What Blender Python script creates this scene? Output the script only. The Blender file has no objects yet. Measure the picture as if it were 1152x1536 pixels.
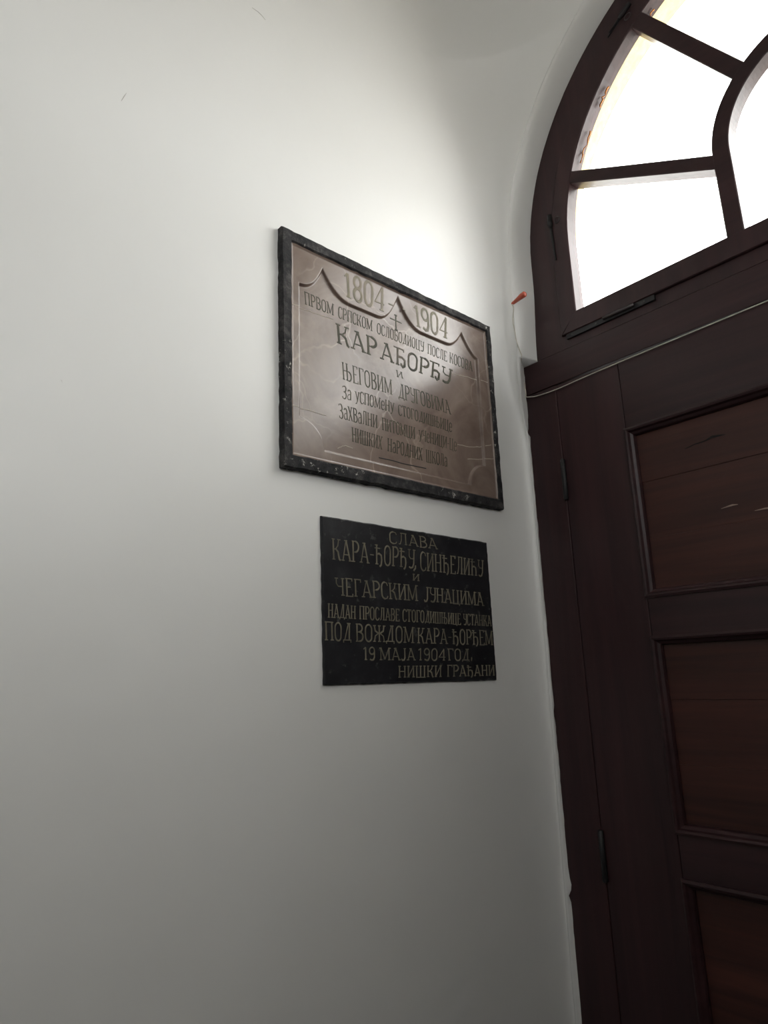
import bpy, bmesh, math, random
from mathutils import Vector, Matrix, noise
random.seed(7)
SC = bpy.context.scene
COL = SC.collection
PI = math.pi
H = 1.55            # eye height of the photographer above the floor (heights below are relative to it)
D = 1.379           # distance of the door face along the wall

# ---------------------------------------------------------------- camera
cam_d = bpy.data.cameras.new('camera')
cam_d.sensor_fit = 'VERTICAL'; cam_d.sensor_height = 36.0; cam_d.lens = 36.0*999.77/1536
cam_d.clip_start = 0.02
cam = bpy.data.objects.new('camera', cam_d); COL.objects.link(cam)
yaw, pitch, roll = 0.8459163, 0.2392722, -0.0349430
_f = Vector((-math.sin(yaw)*math.cos(pitch), math.cos(yaw)*math.cos(pitch), math.sin(pitch)))
_r0 = Vector((math.cos(yaw), math.sin(yaw), 0)); _u0 = _r0.cross(_f)
_r = _r0*math.cos(roll)+_u0*math.sin(roll); _u = _u0*math.cos(roll)-_r0*math.sin(roll)
M = Matrix((( _r.x,_u.x,-_f.x,1.0),(_r.y,_u.y,-_f.y,0.0),(_r.z,_u.z,-_f.z,H),(0,0,0,1)))
cam.matrix_world = M
SC.camera = cam

# ---------------------------------------------------------------- view, sky, light
SC.view_settings.view_transform = 'Standard'; SC.view_settings.look = 'None'
SC.view_settings.gamma = 1.0; SC.view_settings.use_curve_mapping = False
SC.view_settings.exposure = 0.0
SC.cycles.max_bounces = 14; SC.cycles.diffuse_bounces = 8; SC.cycles.transparent_max_bounces = 12
SC.cycles.sample_clamp_indirect = 8.0
W = bpy.data.worlds.new('overcast_sky'); SC.world = W; W.use_nodes = True
bgn = W.node_tree.nodes['Background']
bgn.inputs['Color'].default_value = (0.98, 0.995, 1.0, 1)
bgn.inputs['Strength'].default_value = SKY = 12.0

def portal(loc, rot, sx, sy):
    l = bpy.data.lights.new('window_portal', 'AREA'); l.shape = 'RECTANGLE'; l.size = sx; l.size_y = sy
    l.cycles.is_portal = True
    o = bpy.data.objects.new('window_portal', l); COL.objects.link(o)
    o.location = loc; o.rotation_euler = rot
    return o
# area lights shine along local -Z
portal((0.79, 1.425, H+1.26), (-PI/2, 0, 0), 1.3, 0.86)          # fanlight over the door
portal((1.72, .40, H+.88), (0, PI/2, 0), .56, .34)               # unseen slit opening, added to brighten the plaque wall
portal((0.8, -2.75, H+1.45), (PI/2, 0, 0), .6, .6)          # unseen high opening behind the viewer, added as fill light

# ---------------------------------------------------------------- materials
def mat(name):
    m = bpy.data.materials.new(name); m.use_nodes = True
    nt = m.node_tree; b = nt.nodes['Principled BSDF']
    return m, nt, b
def N(nt, t, **k):
    n = nt.nodes.new(t)
    for a, v in k.items():
        if a in n.inputs: n.inputs[a].default_value = v
        else: setattr(n, a, v)
    return n
def ramp(nt, fac, stops):
    r = nt.nodes.new('ShaderNodeValToRGB')
    e = r.color_ramp.elements
    while len(e) < len(stops): e.new(0.5)
    for x, (p, c) in zip(e, stops): x.position = p; x.color = (*c, 1)
    nt.links.new(fac, r.inputs['Fac']); return r
def coords(nt, scale=(1,1,1)):
    tc = nt.nodes.new('ShaderNodeTexCoord'); mp = nt.nodes.new('ShaderNodeMapping')
    mp.inputs['Scale'].default_value = scale
    nt.links.new(tc.outputs['Object'], mp.inputs['Vector']); return mp.outputs['Vector']
def tex(nt, vec, scale, detail=4, rough=.55, dist=0.0):
    n = nt.nodes.new('ShaderNodeTexNoise'); n.inputs['Scale'].default_value = scale
    n.inputs['Detail'].default_value = detail; n.inputs['Roughness'].default_value = rough
    n.inputs['Distortion'].default_value = dist
    nt.links.new(vec, n.inputs['Vector']); return n.outputs['Fac']
def bump(nt, b, h, strength, dist):
    n = nt.nodes.new('ShaderNodeBump'); n.inputs['Strength'].default_value = strength
    n.inputs['Distance'].default_value = dist
    nt.links.new(h, n.inputs['Height']); nt.links.new(n.outputs['Normal'], b.inputs['Normal'])
def mixc(nt, fac, a, b):
    m = nt.nodes.new('ShaderNodeMix'); m.data_type = 'RGBA'
    for s, v in ((0, fac), (6, a), (7, b)):
        if isinstance(v, (tuple, float, int)):
            m.inputs[s].default_value = (*v, 1) if isinstance(v, tuple) else v
        else: nt.links.new(v, m.inputs[s])
    return m.outputs[2]
def plain(name, col, rough=.5, metal=0.0, spec=.5):
    m, nt, b = mat(name)
    v = coords(nt); f = tex(nt, v, 60, 3)
    r = ramp(nt, f, [(.3, tuple(c*.8 for c in col)), (.7, tuple(min(1, c*1.15) for c in col))])
    nt.links.new(r.outputs['Color'], b.inputs['Base Color'])
    b.inputs['Roughness'].default_value = rough; b.inputs['Metallic'].default_value = metal
    b.inputs['Specular IOR Level'].default_value = spec
    return m

def make_plaster():
    m, nt, b = mat('white_plaster')
    v = coords(nt)
    r = ramp(nt, tex(nt, v, 1.6, 3), [(.3, (.765, .758, .735)), (.7, (.80, .795, .775))])
    sp = ramp(nt, tex(nt, v, 58, 2), [(.80, (0, 0, 0)), (.84, (1, 1, 1))])
    c = mixc(nt, sp.outputs['Color'], r.outputs['Color'], (.6, .585, .56))
    nt.links.new(c, b.inputs['Base Color'])
    b.inputs['Roughness'].default_value = .47
    b.inputs['Specular IOR Level'].default_value = .62; b.inputs['IOR'].default_value = 1.7
    bump(nt, b, tex(nt, v, 5.5, 3, .5), .12, .02)
    return m
PLASTER = make_plaster()

def make_wood(name, axis, a, c, rough=.38, spec=.34):
    m, nt, b = mat(name)
    s = [34, 34, 34]; s[axis] = 1.5
    v = coords(nt, tuple(s))
    g = tex(nt, v, 1.0, 8, .62, .6)
    v2 = coords(nt, tuple(x*.22 for x in s)); g2 = tex(nt, v2, 1.0, 3, .5)
    r = ramp(nt, g, [(.28, a), (.5, tuple((p+q)/2 for p, q in zip(a, c))), (.74, c)])
    r2 = ramp(nt, g2, [(.3, (.78, .76, .76)), (.7, (1.1, 1.05, 1.05))])
    mu = nt.nodes.new('ShaderNodeMix'); mu.data_type = 'RGBA'; mu.blend_type = 'MULTIPLY'; mu.inputs[0].default_value = 1
    nt.links.new(r.outputs['Color'], mu.inputs[6]); nt.links.new(r2.outputs['Color'], mu.inputs[7])
    nt.links.new(mu.outputs[2], b.inputs['Base Color'])
    rr = nt.nodes.new('ShaderNodeMapRange'); rr.inputs['To Min'].default_value = rough-.05; rr.inputs['To Max'].default_value = rough+.14
    nt.links.new(g2, rr.inputs['Value']); nt.links.new(rr.outputs['Result'], b.inputs['Roughness'])
    b.inputs['Specular IOR Level'].default_value = spec
    bump(nt, b, g, .22, .003)
    return m
WOOD_V = make_wood('dark_wood_upright', 2, (.0195, .0080, .0095), (.047, .0190, .0205))
WOOD_H = make_wood('dark_wood_level', 0, (.0195, .0080, .0095), (.047, .0190, .0205))
WOOD_P = make_wood('reddish_board_wood', 0, (.028, .009, .007), (.080, .026, .018), .46)

def make_stone():
    m, nt, b = mat('brown_limestone')
    v = coords(nt)
    base = ramp(nt, tex(nt, v, 7, 6, .6, .8), [(.3, (.135, .095, .078)), (.5, (.20, .148, .122)), (.72, (.275, .215, .18))])
    dv = nt.nodes.new('ShaderNodeTexNoise'); dv.inputs['Scale'].default_value = 6; dv.inputs['Detail'].default_value = 4
    nt.links.new(v, dv.inputs['Vector'])
    ad = nt.nodes.new('ShaderNodeVectorMath'); ad.operation = 'MULTIPLY_ADD'
    ad.inputs[1].default_value = (.16, .16, .16)
    nt.links.new(dv.outputs['Color'], ad.inputs[0]); nt.links.new(v, ad.inputs[2])
    vo = nt.nodes.new('ShaderNodeTexVoronoi'); vo.feature = 'DISTANCE_TO_EDGE'; vo.inputs['Scale'].default_value = 7
    nt.links.new(ad.outputs[0], vo.inputs['Vector'])
    ve = ramp(nt, vo.outputs['Distance'], [(.0, (.55, .55, .55)), (.018, (0, 0, 0))])
    br = ramp(nt, tex(nt, v, 4.2, 2), [(.46, (0, 0, 0)), (.62, (1, 1, 1))])
    mm = nt.nodes.new('ShaderNodeMath'); mm.operation = 'MULTIPLY'
    nt.links.new(ve.outputs['Color'], mm.inputs[0]); nt.links.new(br.outputs['Color'], mm.inputs[1])
    c = mixc(nt, mm.outputs[0], base.outputs['Color'], (.42, .34, .28))
    nt.links.new(c, b.inputs['Base Color'])
    rr = nt.nodes.new('ShaderNodeMapRange'); rr.inputs['To Min'].default_value = .17; rr.inputs['To Max'].default_value = .30
    nt.links.new(tex(nt, v, 9, 5), rr.inputs['Value']); nt.links.new(rr.outputs['Result'], b.inputs['Roughness'])
    b.inputs['Specular IOR Level'].default_value = .45
    bump(nt, b, tex(nt, v, 22, 4), .08, .004)
    return m
STONE = make_stone()
def make_mortar():
    m, nt, b = mat('dark_mortar')
    v = coords(nt)
    base = ramp(nt, tex(nt, v, 40, 6, .7), [(.3, (.010, .010, .011)), (.52, (.032, .031, .032)), (.72, (.105, .097, .093))])
    sp = ramp(nt, tex(nt, v, 75, 5, .7), [(.60, (0, 0, 0)), (.66, (1, 1, 1))])
    area = ramp(nt, tex(nt, v, 5, 2), [(.46, (0, 0, 0)), (.6, (1, 1, 1))])
    mm = nt.nodes.new('ShaderNodeMath'); mm.operation = 'MULTIPLY'
    nt.links.new(sp.outputs['Color'], mm.inputs[0]); nt.links.new(area.outputs['Color'], mm.inputs[1])
    nt.links.new(mixc(nt, mm.outputs[0], base.outputs['Color'], (.5, .48, .44)), b.inputs['Base Color'])
    b.inputs['Roughness'].default_value = .75; b.inputs['Specular IOR Level'].default_value = .2
    bump(nt, b, tex(nt, v, 60, 5, .7), .6, .004)
    return m
MORTAR = make_mortar()
def make_black():
    m, nt, b = mat('black_marble')
    v = coords(nt)
    base = ramp(nt, tex(nt, v, 18, 6, .65), [(.32, (.0065, .0065, .008)), (.55, (.014, .014, .0165)), (.75, (.034, .034, .037))])
    sp = ramp(nt, tex(nt, v, 55, 4, .6), [(.62, (0, 0, 0)), (.72, (1, 1, 1))])
    nt.links.new(mixc(nt, sp.outputs['Color'], base.outputs['Color'], (.07, .07, .066)), b.inputs['Base Color'])
    rr = nt.nodes.new('ShaderNodeMapRange'); rr.inputs['To Min'].default_value = .3; rr.inputs['To Max'].default_value = .55
    nt.links.new(tex(nt, v, 8, 4), rr.inputs['Value']); nt.links.new(rr.outputs['Result'], b.inputs['Roughness'])
    b.inputs['Specular IOR Level'].default_value = .4
    bump(nt, b, tex(nt, v, 45, 5), .1, .003)
    return m
BLACK = make_black()
def make_paint(name, a, c, stone, amount, rough=.6):
    m, nt, b = mat(name)
    v = coords(nt)
    p = ramp(nt, tex(nt, v, 30, 3), [(.3, a), (.7, c)])
    w = ramp(nt, tex(nt, v, 11, 3), [(.5-amount, (0, 0, 0)), (.78, (1, 1, 1))])
    nt.links.new(mixc(nt, w.outputs['Color'], p.outputs['Color'], stone), b.inputs['Base Color'])
    b.inputs['Roughness'].default_value = rough; b.inputs['Specular IOR Level'].default_value = .3
    return m
OLIVE = make_paint('olive_letter_paint', (.030, .028, .015), (.075, .066, .038), (.17, .13, .10), -.04)
OLIVE_L = make_paint('pale_olive_digit_paint', (.10, .088, .052), (.19, .165, .10), (.22, .175, .13), .05, .5)
GILT = make_paint('dull_gilt', (.125, .112, .080), (.225, .20, .145), (.07, .064, .048), -.08, .5)
SEAM = plain('pale_mortar', (.42, .36, .29), .8)
IRON = plain('black_iron', (.018, .017, .018), .5, .3)
IRON_L = plain('worn_iron', (.075, .065, .066), .45, .5)
RED = plain('orange_red_plastic', (.50, .085, .045), .45)
WHITE_PVC = plain('off_white_plastic', (.62, .58, .50), .5)
DARK = plain('dark_gap', (.006, .005, .005), .9)
CHIP = plain('bare_wood', (.30, .21, .17), .7)
CREAM = plain('ochre_render', (.80, .67, .33), .9)
PAVE = plain('pale_paving', (.42, .40, .37), .9)
FLOORM = plain('dark_stone_floor', (.055, .05, .047), .5)
def make_glass():
    m, nt, b = mat('window_glass')
    out = nt.nodes['Material Output']; nt.nodes.remove(b)
    tr = nt.nodes.new('ShaderNodeBsdfTransparent'); gl = nt.nodes.new('ShaderNodeBsdfGlossy'); gl.inputs['Roughness'].default_value = .02
    v = coords(nt)
    gr = ramp(nt, tex(nt, v, 4, 4), [(.35, (.97, .97, .96)), (.75, (.90, .89, .86))])
    nt.links.new(gr.outputs['Color'], tr.inputs['Color'])
    lw = nt.nodes.new('ShaderNodeLayerWeight'); lw.inputs['Blend'].default_value = .5
    pw = nt.nodes.new('ShaderNodeMath'); pw.operation = 'POWER'; pw.inputs[1].default_value = 5
    nt.links.new(lw.outputs['Facing'], pw.inputs[0])
    fr = nt.nodes.new('ShaderNodeMath'); fr.operation = 'MULTIPLY_ADD'; fr.inputs[1].default_value = .85; fr.inputs[2].default_value = .035
    nt.links.new(pw.outputs[0], fr.inputs[0])
    mx = nt.nodes.new('ShaderNodeMixShader')
    nt.links.new(fr.outputs[0], mx.inputs[0]); nt.links.new(tr.outputs[0], mx.inputs[1]); nt.links.new(gl.outputs[0], mx.inputs[2])
    nt.links.new(mx.outputs[0], out.inputs['Surface'])
    return m
GLASS = make_glass()
FOAM = plain('amber_foam', (.45, .17, .03), .8)
SCUFF = plain('grey_scuff', (.50, .48, .44), .7)
ABSORBER = plain('bounce_absorber_brown', (.06, .045, .04), .5)  # dark tone for the added panels that cut bounced light

# ---------------------------------------------------------------- helpers
def obj(name, bm, m, parent=None, smooth=False, loc=None):
    bmesh.ops.recalc_face_normals(bm, faces=bm.faces[:])
    me = bpy.data.meshes.new(name); bm.to_mesh(me); bm.free()
    if smooth:
        for p in me.polygons: p.use_smooth = True
    me.materials.append(m)
    o = bpy.data.objects.new(name, me); COL.objects.link(o)
    if parent is not None:
        o.parent = parent
        o.matrix_parent_inverse = Matrix.Translation(parent.location).inverted()
    return o
def empty(name, loc, label, cat, kind=None, group=None):
    o = bpy.data.objects.new(name, None); COL.objects.link(o); o.location = loc
    o.empty_display_size = .05
    return tag(o, label, cat, kind, group)
def tag(o, label, cat, kind=None, group=None):
    o['label'] = label; o['category'] = cat
    if kind: o['kind'] = kind
    if group: o['group'] = group
    return o
def box(bm, x0, x1, y0, y1, z0, z1, bev=0.0):
    vs = [bm.verts.new(p) for p in ((x0,y0,z0),(x1,y0,z0),(x1,y1,z0),(x0,y1,z0),(x0,y0,z1),(x1,y0,z1),(x1,y1,z1),(x0,y1,z1))]
    fs = [bm.faces.new([vs[i] for i in f]) for f in ((0,1,2,3),(7,6,5,4),(0,4,5,1),(1,5,6,2),(2,6,7,3),(3,7,4,0))]
    if bev:
        es = list({e for f in fs for e in f.edges})
        bmesh.ops.bevel(bm, geom=es, offset=bev, segments=2, affect='EDGES', profile=.6)
def strip(bm, A, B, y0, y1, closed=False, ch=0.0):
    """solid between two polylines of the door plane (x,z), from depth y0 (front) to y1; ch chamfers the front edges"""
    n = len(A); rows = []
    for i in range(n):
        a, b = Vector((A[i][0], A[i][1])), Vector((B[i][0], B[i][1]))
        d = (b-a); d = d/d.length if d.length > 1e-9 else Vector((0, 0))
        if ch:
            pr = [(a, y1), (a, y0+ch), (a+d*ch, y0), (b-d*ch, y0), (b, y0+ch), (b, y1)]
        else:
            pr = [(a, y1), (a, y0), (b, y0), (b, y1)]
        rows.append([bm.verts.new((p.x, y, H+p.y)) for p, y in pr])
    k = len(rows[0])
    for i in range(n if closed else n-1):
        r, s = rows[i], rows[(i+1) % n]
        for j in range(k):
            bm.faces.new((r[j], r[(j+1) % k], s[(j+1) % k], s[j]))
    if not closed:
        bm.faces.new(rows[0]); bm.faces.new(rows[-1][::-1])
def prism(bm, P, y0, y1):
    a = [bm.verts.new((x, y0, H+z)) for x, z in P]; b = [bm.verts.new((x, y1, H+z)) for x, z in P]
    n = len(P)
    bm.faces.new(a); bm.faces.new(b[::-1])
    for i in range(n): bm.faces.new((a[i], b[i], b[(i+1) % n], a[(i+1) % n]))
def tube(bm, pts, rad, seg=8, close=True):
    pts = [Vector(p) for p in pts]; rings = []
    for i, p in enumerate(pts):
        t = (pts[min(i+1, len(pts)-1)]-pts[max(i-1, 0)]).normalized()
        u = t.cross(Vector((0, 0, 1)))
        if u.length < .05: u = t.cross(Vector((0, 1, 0)))
        u.normalize(); v = t.cross(u)
        r = rad[i] if isinstance(rad, (list, tuple)) else rad
        rings.append([bm.verts.new(p+u*math.cos(2*PI*k/seg)*r+v*math.sin(2*PI*k/seg)*r) for k in range(seg)])
    for a, b in zip(rings, rings[1:]):
        for k in range(seg): bm.faces.new((a[k], a[(k+1) % seg], b[(k+1) % seg], b[k]))
    if close: bm.faces.new(rings[0][::-1]); bm.faces.new(rings[-1])
def bez(pts, n=8):
    """Catmull-Rom through the points"""
    P = [Vector(p) for p in pts]; out = []
    for i in range(len(P)-1):
        p0, p1, p2, p3 = P[max(i-1, 0)], P[i], P[i+1], P[min(i+2, len(P)-1)]
        for k in range(n):
            t = k/n
            out.append(.5*((2*p1)+(p2-p0)*t+(2*p0-5*p1+4*p2-p3)*t*t+(3*p1-p0-3*p2+p3)*t**3))
    out.append(P[-1]); return out
def lerp(a, b, t): return a+(b-a)*t
def sstep(a, b, x):
    t = max(0, min(1, (x-a)/(b-a))); return t*t*(3-2*t)
# ================================================================ the room
CX, CZ = .79, 1.07          # centre of the arch
XR = 2*CX                   # opposite wall
YB = -2.6                   # far end of the passage
ZT = 2.75                   # ceiling
FL = -H
def half_open(z):
    """left edge of the plaster at the door face, by height"""
    if z < .7851: return .0245
    if z <= CZ: return lerp(.070, .0805, sstep(.79, 1.02, z))
    if z < CZ+.7095: return CX-math.sqrt(.7095**2-(z-CZ)**2)
    return CX
def arris(z):
    if z <= .60: return lerp(.014, .028, sstep(-.9, .60, z))
    if z <= CZ: return lerp(.028, .056, sstep(.60, .82, z))
    if z < CZ+.73395: return CX-math.sqrt(.734**2-(z-CZ)**2)
    return CX
def face(z): return lerp(1.367, 1.316, sstep(.55, .78, z))
YF0 = 1.316                  # plane of the wall face around the arch
def section(z, mirror=False):
    xa, xf = arris(z), half_open(z); YF = face(z)
    if z > CZ+.65: xa = min(xa, CX)
    a = min(xa, .34); b = .05+.62*a+.04*(1-sstep(.55, .80, z))
    pts = [(0.0, .95), (0.0, 1.0), (0.0, min(1.04, YF-b-.01))]
    y0 = YF-b
    n = 18
    for i in range(n+1):
        t = i/n*PI/2
        pts.append((a*(1-math.cos(t)), y0+b*math.sin(t)))
    for i in range(1, 5): pts.append((lerp(a, xa, i/4)+1e-5*i, YF))
    yend = D+.003
    if z > CZ+.7095: yend = lerp(D+.003, YF, (z-CZ-.7095)/(.734-.7095))
    if z < CZ+.7339:
        # soft rounded arris, then the reveal back to the door
        r = .012*sstep(1.38, 1.33, YF) if YF < 1.33 else .007
        pts.pop()
        pts.append((xa-r*.35, YF+.0006)); pts.append((min(CX, xa+.0015), YF+min(r*.35, yend-YF))); pts.append((min(CX, xa+.004*(1 if xf > xa else .2)), YF+min(r, yend-YF)))
        j = noise.noise((3.1, 0.7, z*38))*.0022+noise.noise((9.1, 2.7, z*120))*.0012
        for zc, w, amp in ((.60, .012, -.006), (.585, .006, .006), (-.105, .014, -.005), (-.09, .004, .006), (-.47, .02, .006), (-.49, .008, -.008)):
            j += amp*math.exp(-((z-zc)/w)**2) if z < .785 else 0
        if z > .785: j *= .3
        x1, y1 = pts[-1]
        for i in range(1, 7):
            t = i/6
            pts.append((min(CX, lerp(x1, xf+j, t)), lerp(y1, max(yend, y1), t)))
        pts.append((min(CX, xf+j+.001), D+.03 if yend > D else yend))
    else:
        for i in range(1, 9): pts.append((lerp(pts[-1][0], CX, i/9), YF))
        while len(pts) < 3+n+1+3+3+6+1: pts.append((CX-1e-5*(40-len(pts)), YF))
    if mirror: pts = [(XR-x, y) for x, y in pts]
    return pts
zs = []
z = FL
while z < ZT:
    zs.append(z)
    z += .012 if (.5 < z < 1.95) or -.6 < z < .7 else .05
zs += [.7850, .7852, ZT]
for a in range(40, 91, 2): zs += [CZ+.7094*math.sin(math.radians(a)), CZ+.73385*math.sin(math.radians(a))]
zs += [CZ+.72, CZ+.731, CZ+.734, CZ+.736]
zs = sorted(set(zs))
NP = max(len(section(z)) for z in zs)
def front_mesh(mirror):
    bm = bmesh.new(); rows = []
    for z in zs:
        p = section(z, mirror)
        while len(p) < NP: p.append(p[-1])
        rows.append([bm.verts.new((x, y, H+z)) for x, y in p])
    for a, b in zip(rows, rows[1:]):
        for k in range(NP-1):
            try: bm.faces.new((a[k], a[k+1], b[k+1], b[k]))
            except ValueError: pass
    bmesh.ops.remove_doubles(bm, verts=bm.verts[:], dist=1e-6)
    bmesh.ops.dissolve_degenerate(bm, edges=bm.edges[:], dist=1e-7)
    return bm
def fix_normals(o, d):
    pass
wf = obj('wall_front', front_mesh(False), PLASTER, smooth=True)
tag(wf, 'white plaster curving from the plaque wall round the arch to the door', 'wall', 'structure')
wf2 = obj('wall_front_right', front_mesh(True), PLASTER, smooth=True)
tag(wf2, 'white plaster round the far side of the arched door', 'wall', 'structure')
def wall_sheet(x, y0, y1, z0, z1, t):
    bm = bmesh.new(); box(bm, min(x, x+t), max(x, x+t), y0, y1, H+z0, H+z1); return bm
wl = tag(obj('wall_left', wall_sheet(0, YB, .95, FL, ZT, -.25), PLASTER), 'smooth white plaster wall carrying the two stone plaques', 'wall', 'structure')
SY0, SY1, SZ0, SZ1 = .25, .55, .62, 1.14       # added light opening, out of view, brightens the plaque wall
bm = bmesh.new()
box(bm, XR, XR+.1, YB, SY0, 0, H+ZT); box(bm, XR, XR+.1, SY1, .95, 0, H+ZT)
box(bm, XR, XR+.1, SY0, SY1, 0, H+SZ0); box(bm, XR, XR+.1, SY0, SY1, H+SZ1, H+ZT)
tag(obj('wall_right', bm, PLASTER), 'white plaster wall opposite the plaques', 'wall', 'structure')
bm = bmesh.new(); box(bm, -.25, XR+.25, YB-.2, D+.5, FL+H-.1, 0)
tag(obj('floor', bm, FLOORM), 'grey stone floor in front of the wooden door', 'floor', 'structure')
bm = bmesh.new(); box(bm, -.25, XR+.25, YB-.2, D+.5, H+ZT, H+ZT+.15)
tag(obj('ceiling', bm, PLASTER), 'white plaster ceiling over the passage', 'ceiling', 'structure')
# far end wall
bm = bmesh.new()
WX0, WX1, WZ0, WZ1 = .55, 1.05, 1.2, 1.7  # invented opening that lets fill light onto the door and corner
box(bm, -.25, WX0, YB-.2, YB, 0, H+ZT); box(bm, WX1, XR+.25, YB-.2, YB, 0, H+ZT)
box(bm, WX0, WX1, YB-.2, YB, 0, H+WZ0); box(bm, WX0, WX1, YB-.2, YB, H+WZ1, H+ZT)
tag(obj('wall_back', bm, PLASTER), 'white plaster wall at the far end behind the viewer', 'wall', 'structure')
# outer masonry round the doorway
def arch_path(r, xs, zb, n=48):
    P = [(CX-xs, zb), (CX-xs, lerp(zb, CZ, .5)), (CX-xs, CZ)]
    P += [(CX-math.cos(PI*i/n)*r, CZ+math.sin(PI*i/n)*r) for i in range(1, n)]
    P += [(CX+xs, CZ), (CX+xs, lerp(zb, CZ, .5)), (CX+xs, zb)]
    return P
IN = arch_path(.668, .72, FL)
OUT = []
for i, (x, z) in enumerate(IN):
    if z <= CZ: OUT.append((-.25 if x < CX else XR+.25, z))
    else:
        a = math.atan2(z-CZ, x-CX); dx, dz = math.cos(a), math.sin(a)
        t = min((CX+.25)/max(1e-6, abs(dx)), (ZT+.15-CZ)/max(1e-6, dz)); OUT.append((CX+dx*t, CZ+dz*t))
bm = bmesh.new(); strip(bm, OUT, IN, D+.048, D+.16)
tag(obj('wall_outer', bm, CREAM), 'ochre rendered outer wall seen past the edge of the fanlight', 'wall', 'structure')
bm = bmesh.new(); box(bm, -14, 14, D+.17, 30, -.25, -.12); box(bm, XR+.3, 14, -14, D+.1, -.25, -.12)
tag(obj('ground', bm, PAVE), 'pale paving outside the door', 'ground', 'structure')
bm = bmesh.new(); box(bm, XR-.012, XR, YB+.012, .94, 0, H-.15); tag(obj('bounce_absorber_1', bm, ABSORBER), 'added dark brown panel absorbing bounced light on the unseen wall opposite the plaques', 'bounce_absorber', 'structure')  # added out of view to keep the lower room dark
bm = bmesh.new(); box(bm, 0, XR, YB, YB+.012, 0, H-.15); tag(obj('bounce_absorber_2', bm, ABSORBER), 'added dark brown panel absorbing bounced light on the unseen far wall', 'bounce_absorber', 'structure')  # second added panel, darkens bounce and door reflections low down

def sliver(parent, pts, h, m, lab):
    bm = bmesh.new(); n = len(pts); rows = []
    for (y, z), w in zip(pts, h): rows.append([bm.verts.new((x, y, H+z+d)) for x, d in ((-.0005, w), (.0004, w), (.0004, -w), (-.0005, -w))])
    for a, b in zip(rows, rows[1:]):
        for j in range(4): bm.faces.new((a[j], a[(j+1) % 4], b[(j+1) % 4], b[j]))
    bm.faces.new(rows[0]); bm.faces.new(rows[-1][::-1])
    o = obj('scratch', bm, m, parent); o['label'] = lab
sliver(wl, [(.561, 1.3865), (.575, 1.3868), (.585, 1.384), (.594, 1.3786)], [.0003, .0006, .0009, .0004], SCUFF, 'faint grey scratch')
sliver(wl, [(.309, .985), (.312, .994), (.3165, 1.006)], [.0012, .0022, .0010], SCUFF, 'faint grey scuff')
# ================================================================ fanlight window
win = empty('window_1', (CX, D, H+.785), 'arched fanlight with dark wooden bars above the panelled door', 'window', 'structure')
def mir(P): return [(XR-x, z) for x, z in P]
def apath(r, xs_b, xs_t, zb, n=56):
    """arched outline: legs from half-width xs_b at zb up to xs_t at the springing, then a half circle r"""
    L = [(CX-lerp(xs_b, xs_t, t), lerp(zb, CZ, t)) for t in (0, .25, .5, .75)]
    A = [(CX-math.cos(PI*i/n)*r, CZ+math.sin(PI*i/n)*r) for i in range(n+1)]
    return L+A+[(XR-x, z) for x, z in L[::-1]]
bm = bmesh.new()
strip(bm, apath(.716, .728, .716, .786), apath(.637, .637, .637, .786), D+.002, D+.05, ch=.003)
strip(bm, [(.15, .786), (XR-.15, .786)], [(.15, .823), (XR-.15, .823)], D+.002, D+.05)
obj('fixed_frame', bm, WOOD_V, win)
bm = bmesh.new()
so, si = apath(.6362, .6362, .6362, .820), apath(.588, .588, .588, .871)
si[0] = (CX-.588, .871)
strip(bm, so, si, D-.007, D+.034, ch=.0025)
strip(bm, [(.157, .820), (XR-.157, .820)], [(.2, .871), (XR-.2, .871)], D-.0065, D+.034, ch=.0025)
sash = obj('sash', bm, WOOD_V, win)
HR0, HR1 = .222, .186
bm = bmesh.new()
strip(bm, apath(HR0, HR0, HR0, .866), apath(HR1, HR1, HR1, .866), D-.006, D+.032, ch=.002)
obj('hub_arch', bm, WOOD_H, win)
def bar(p, q, w, m):
    p, q = Vector(p), Vector(q); d = (q-p).normalized(); n = Vector((-d.y, d.x))*w/2
    bm = bmesh.new(); strip(bm, [tuple(p+n), tuple(q+n)], [tuple(p-n), tuple(q-n)], D-.0055, D+.031, ch=.002)
    return bm
B1 = ((.213, 1.2545), (.578, 1.053)); B2 = ((.448, 1.565), (.652, 1.230)); 
B1m, B2m = mir(B1), mir(B2); B3 = ((CX, CZ+.60), (CX, CZ+.20))
for P, w in ((B1, .032), (B2, .036), (B3, .034), (B2m, .036), (B1m, .032)):
    obj('glazing_bar', bar(P[0], P[1], w, None), WOOD_H, win)
def ang(p): return math.atan2(p[1]-CZ, p[0]-CX)
def arc(r, a0, a1, n=10): return [(CX+r*math.cos(lerp(a0, a1, i/n)), CZ+r*math.sin(lerp(a0, a1, i/n))) for i in range(n+1)]
def pane(P):
    bm = bmesh.new(); prism(bm, P, D+.018, D+.021); return obj('glass_pane', bm, GLASS, win)
RO, RI = .598, .205
pl = [(CX-RO, .862), (CX-RO, CZ)]+arc(RO, PI, ang(B1[0]), 4)[1:]+[(CX-RI-.004, CZ-.01), (CX-RI, .862)]
panes = [pl, mir(pl)]
p2 = arc(RO, ang(B1[0]), ang(B2[0]))+arc(RI, ang(B2[1]), PI-.02, 8); panes += [p2, mir(p2)]
p3 = arc(RO, ang(B2[0]), PI/2)+arc(RI, PI/2, ang(B2[1]), 6); panes += [p3, mir(p3)]
for P in panes: pane(P)
pane([(CX-RI, .862), (CX-RI, CZ)]+arc(RI, PI, 0, 20)[1:-1]+[(CX+RI, CZ), (CX+RI, .862)])
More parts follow.
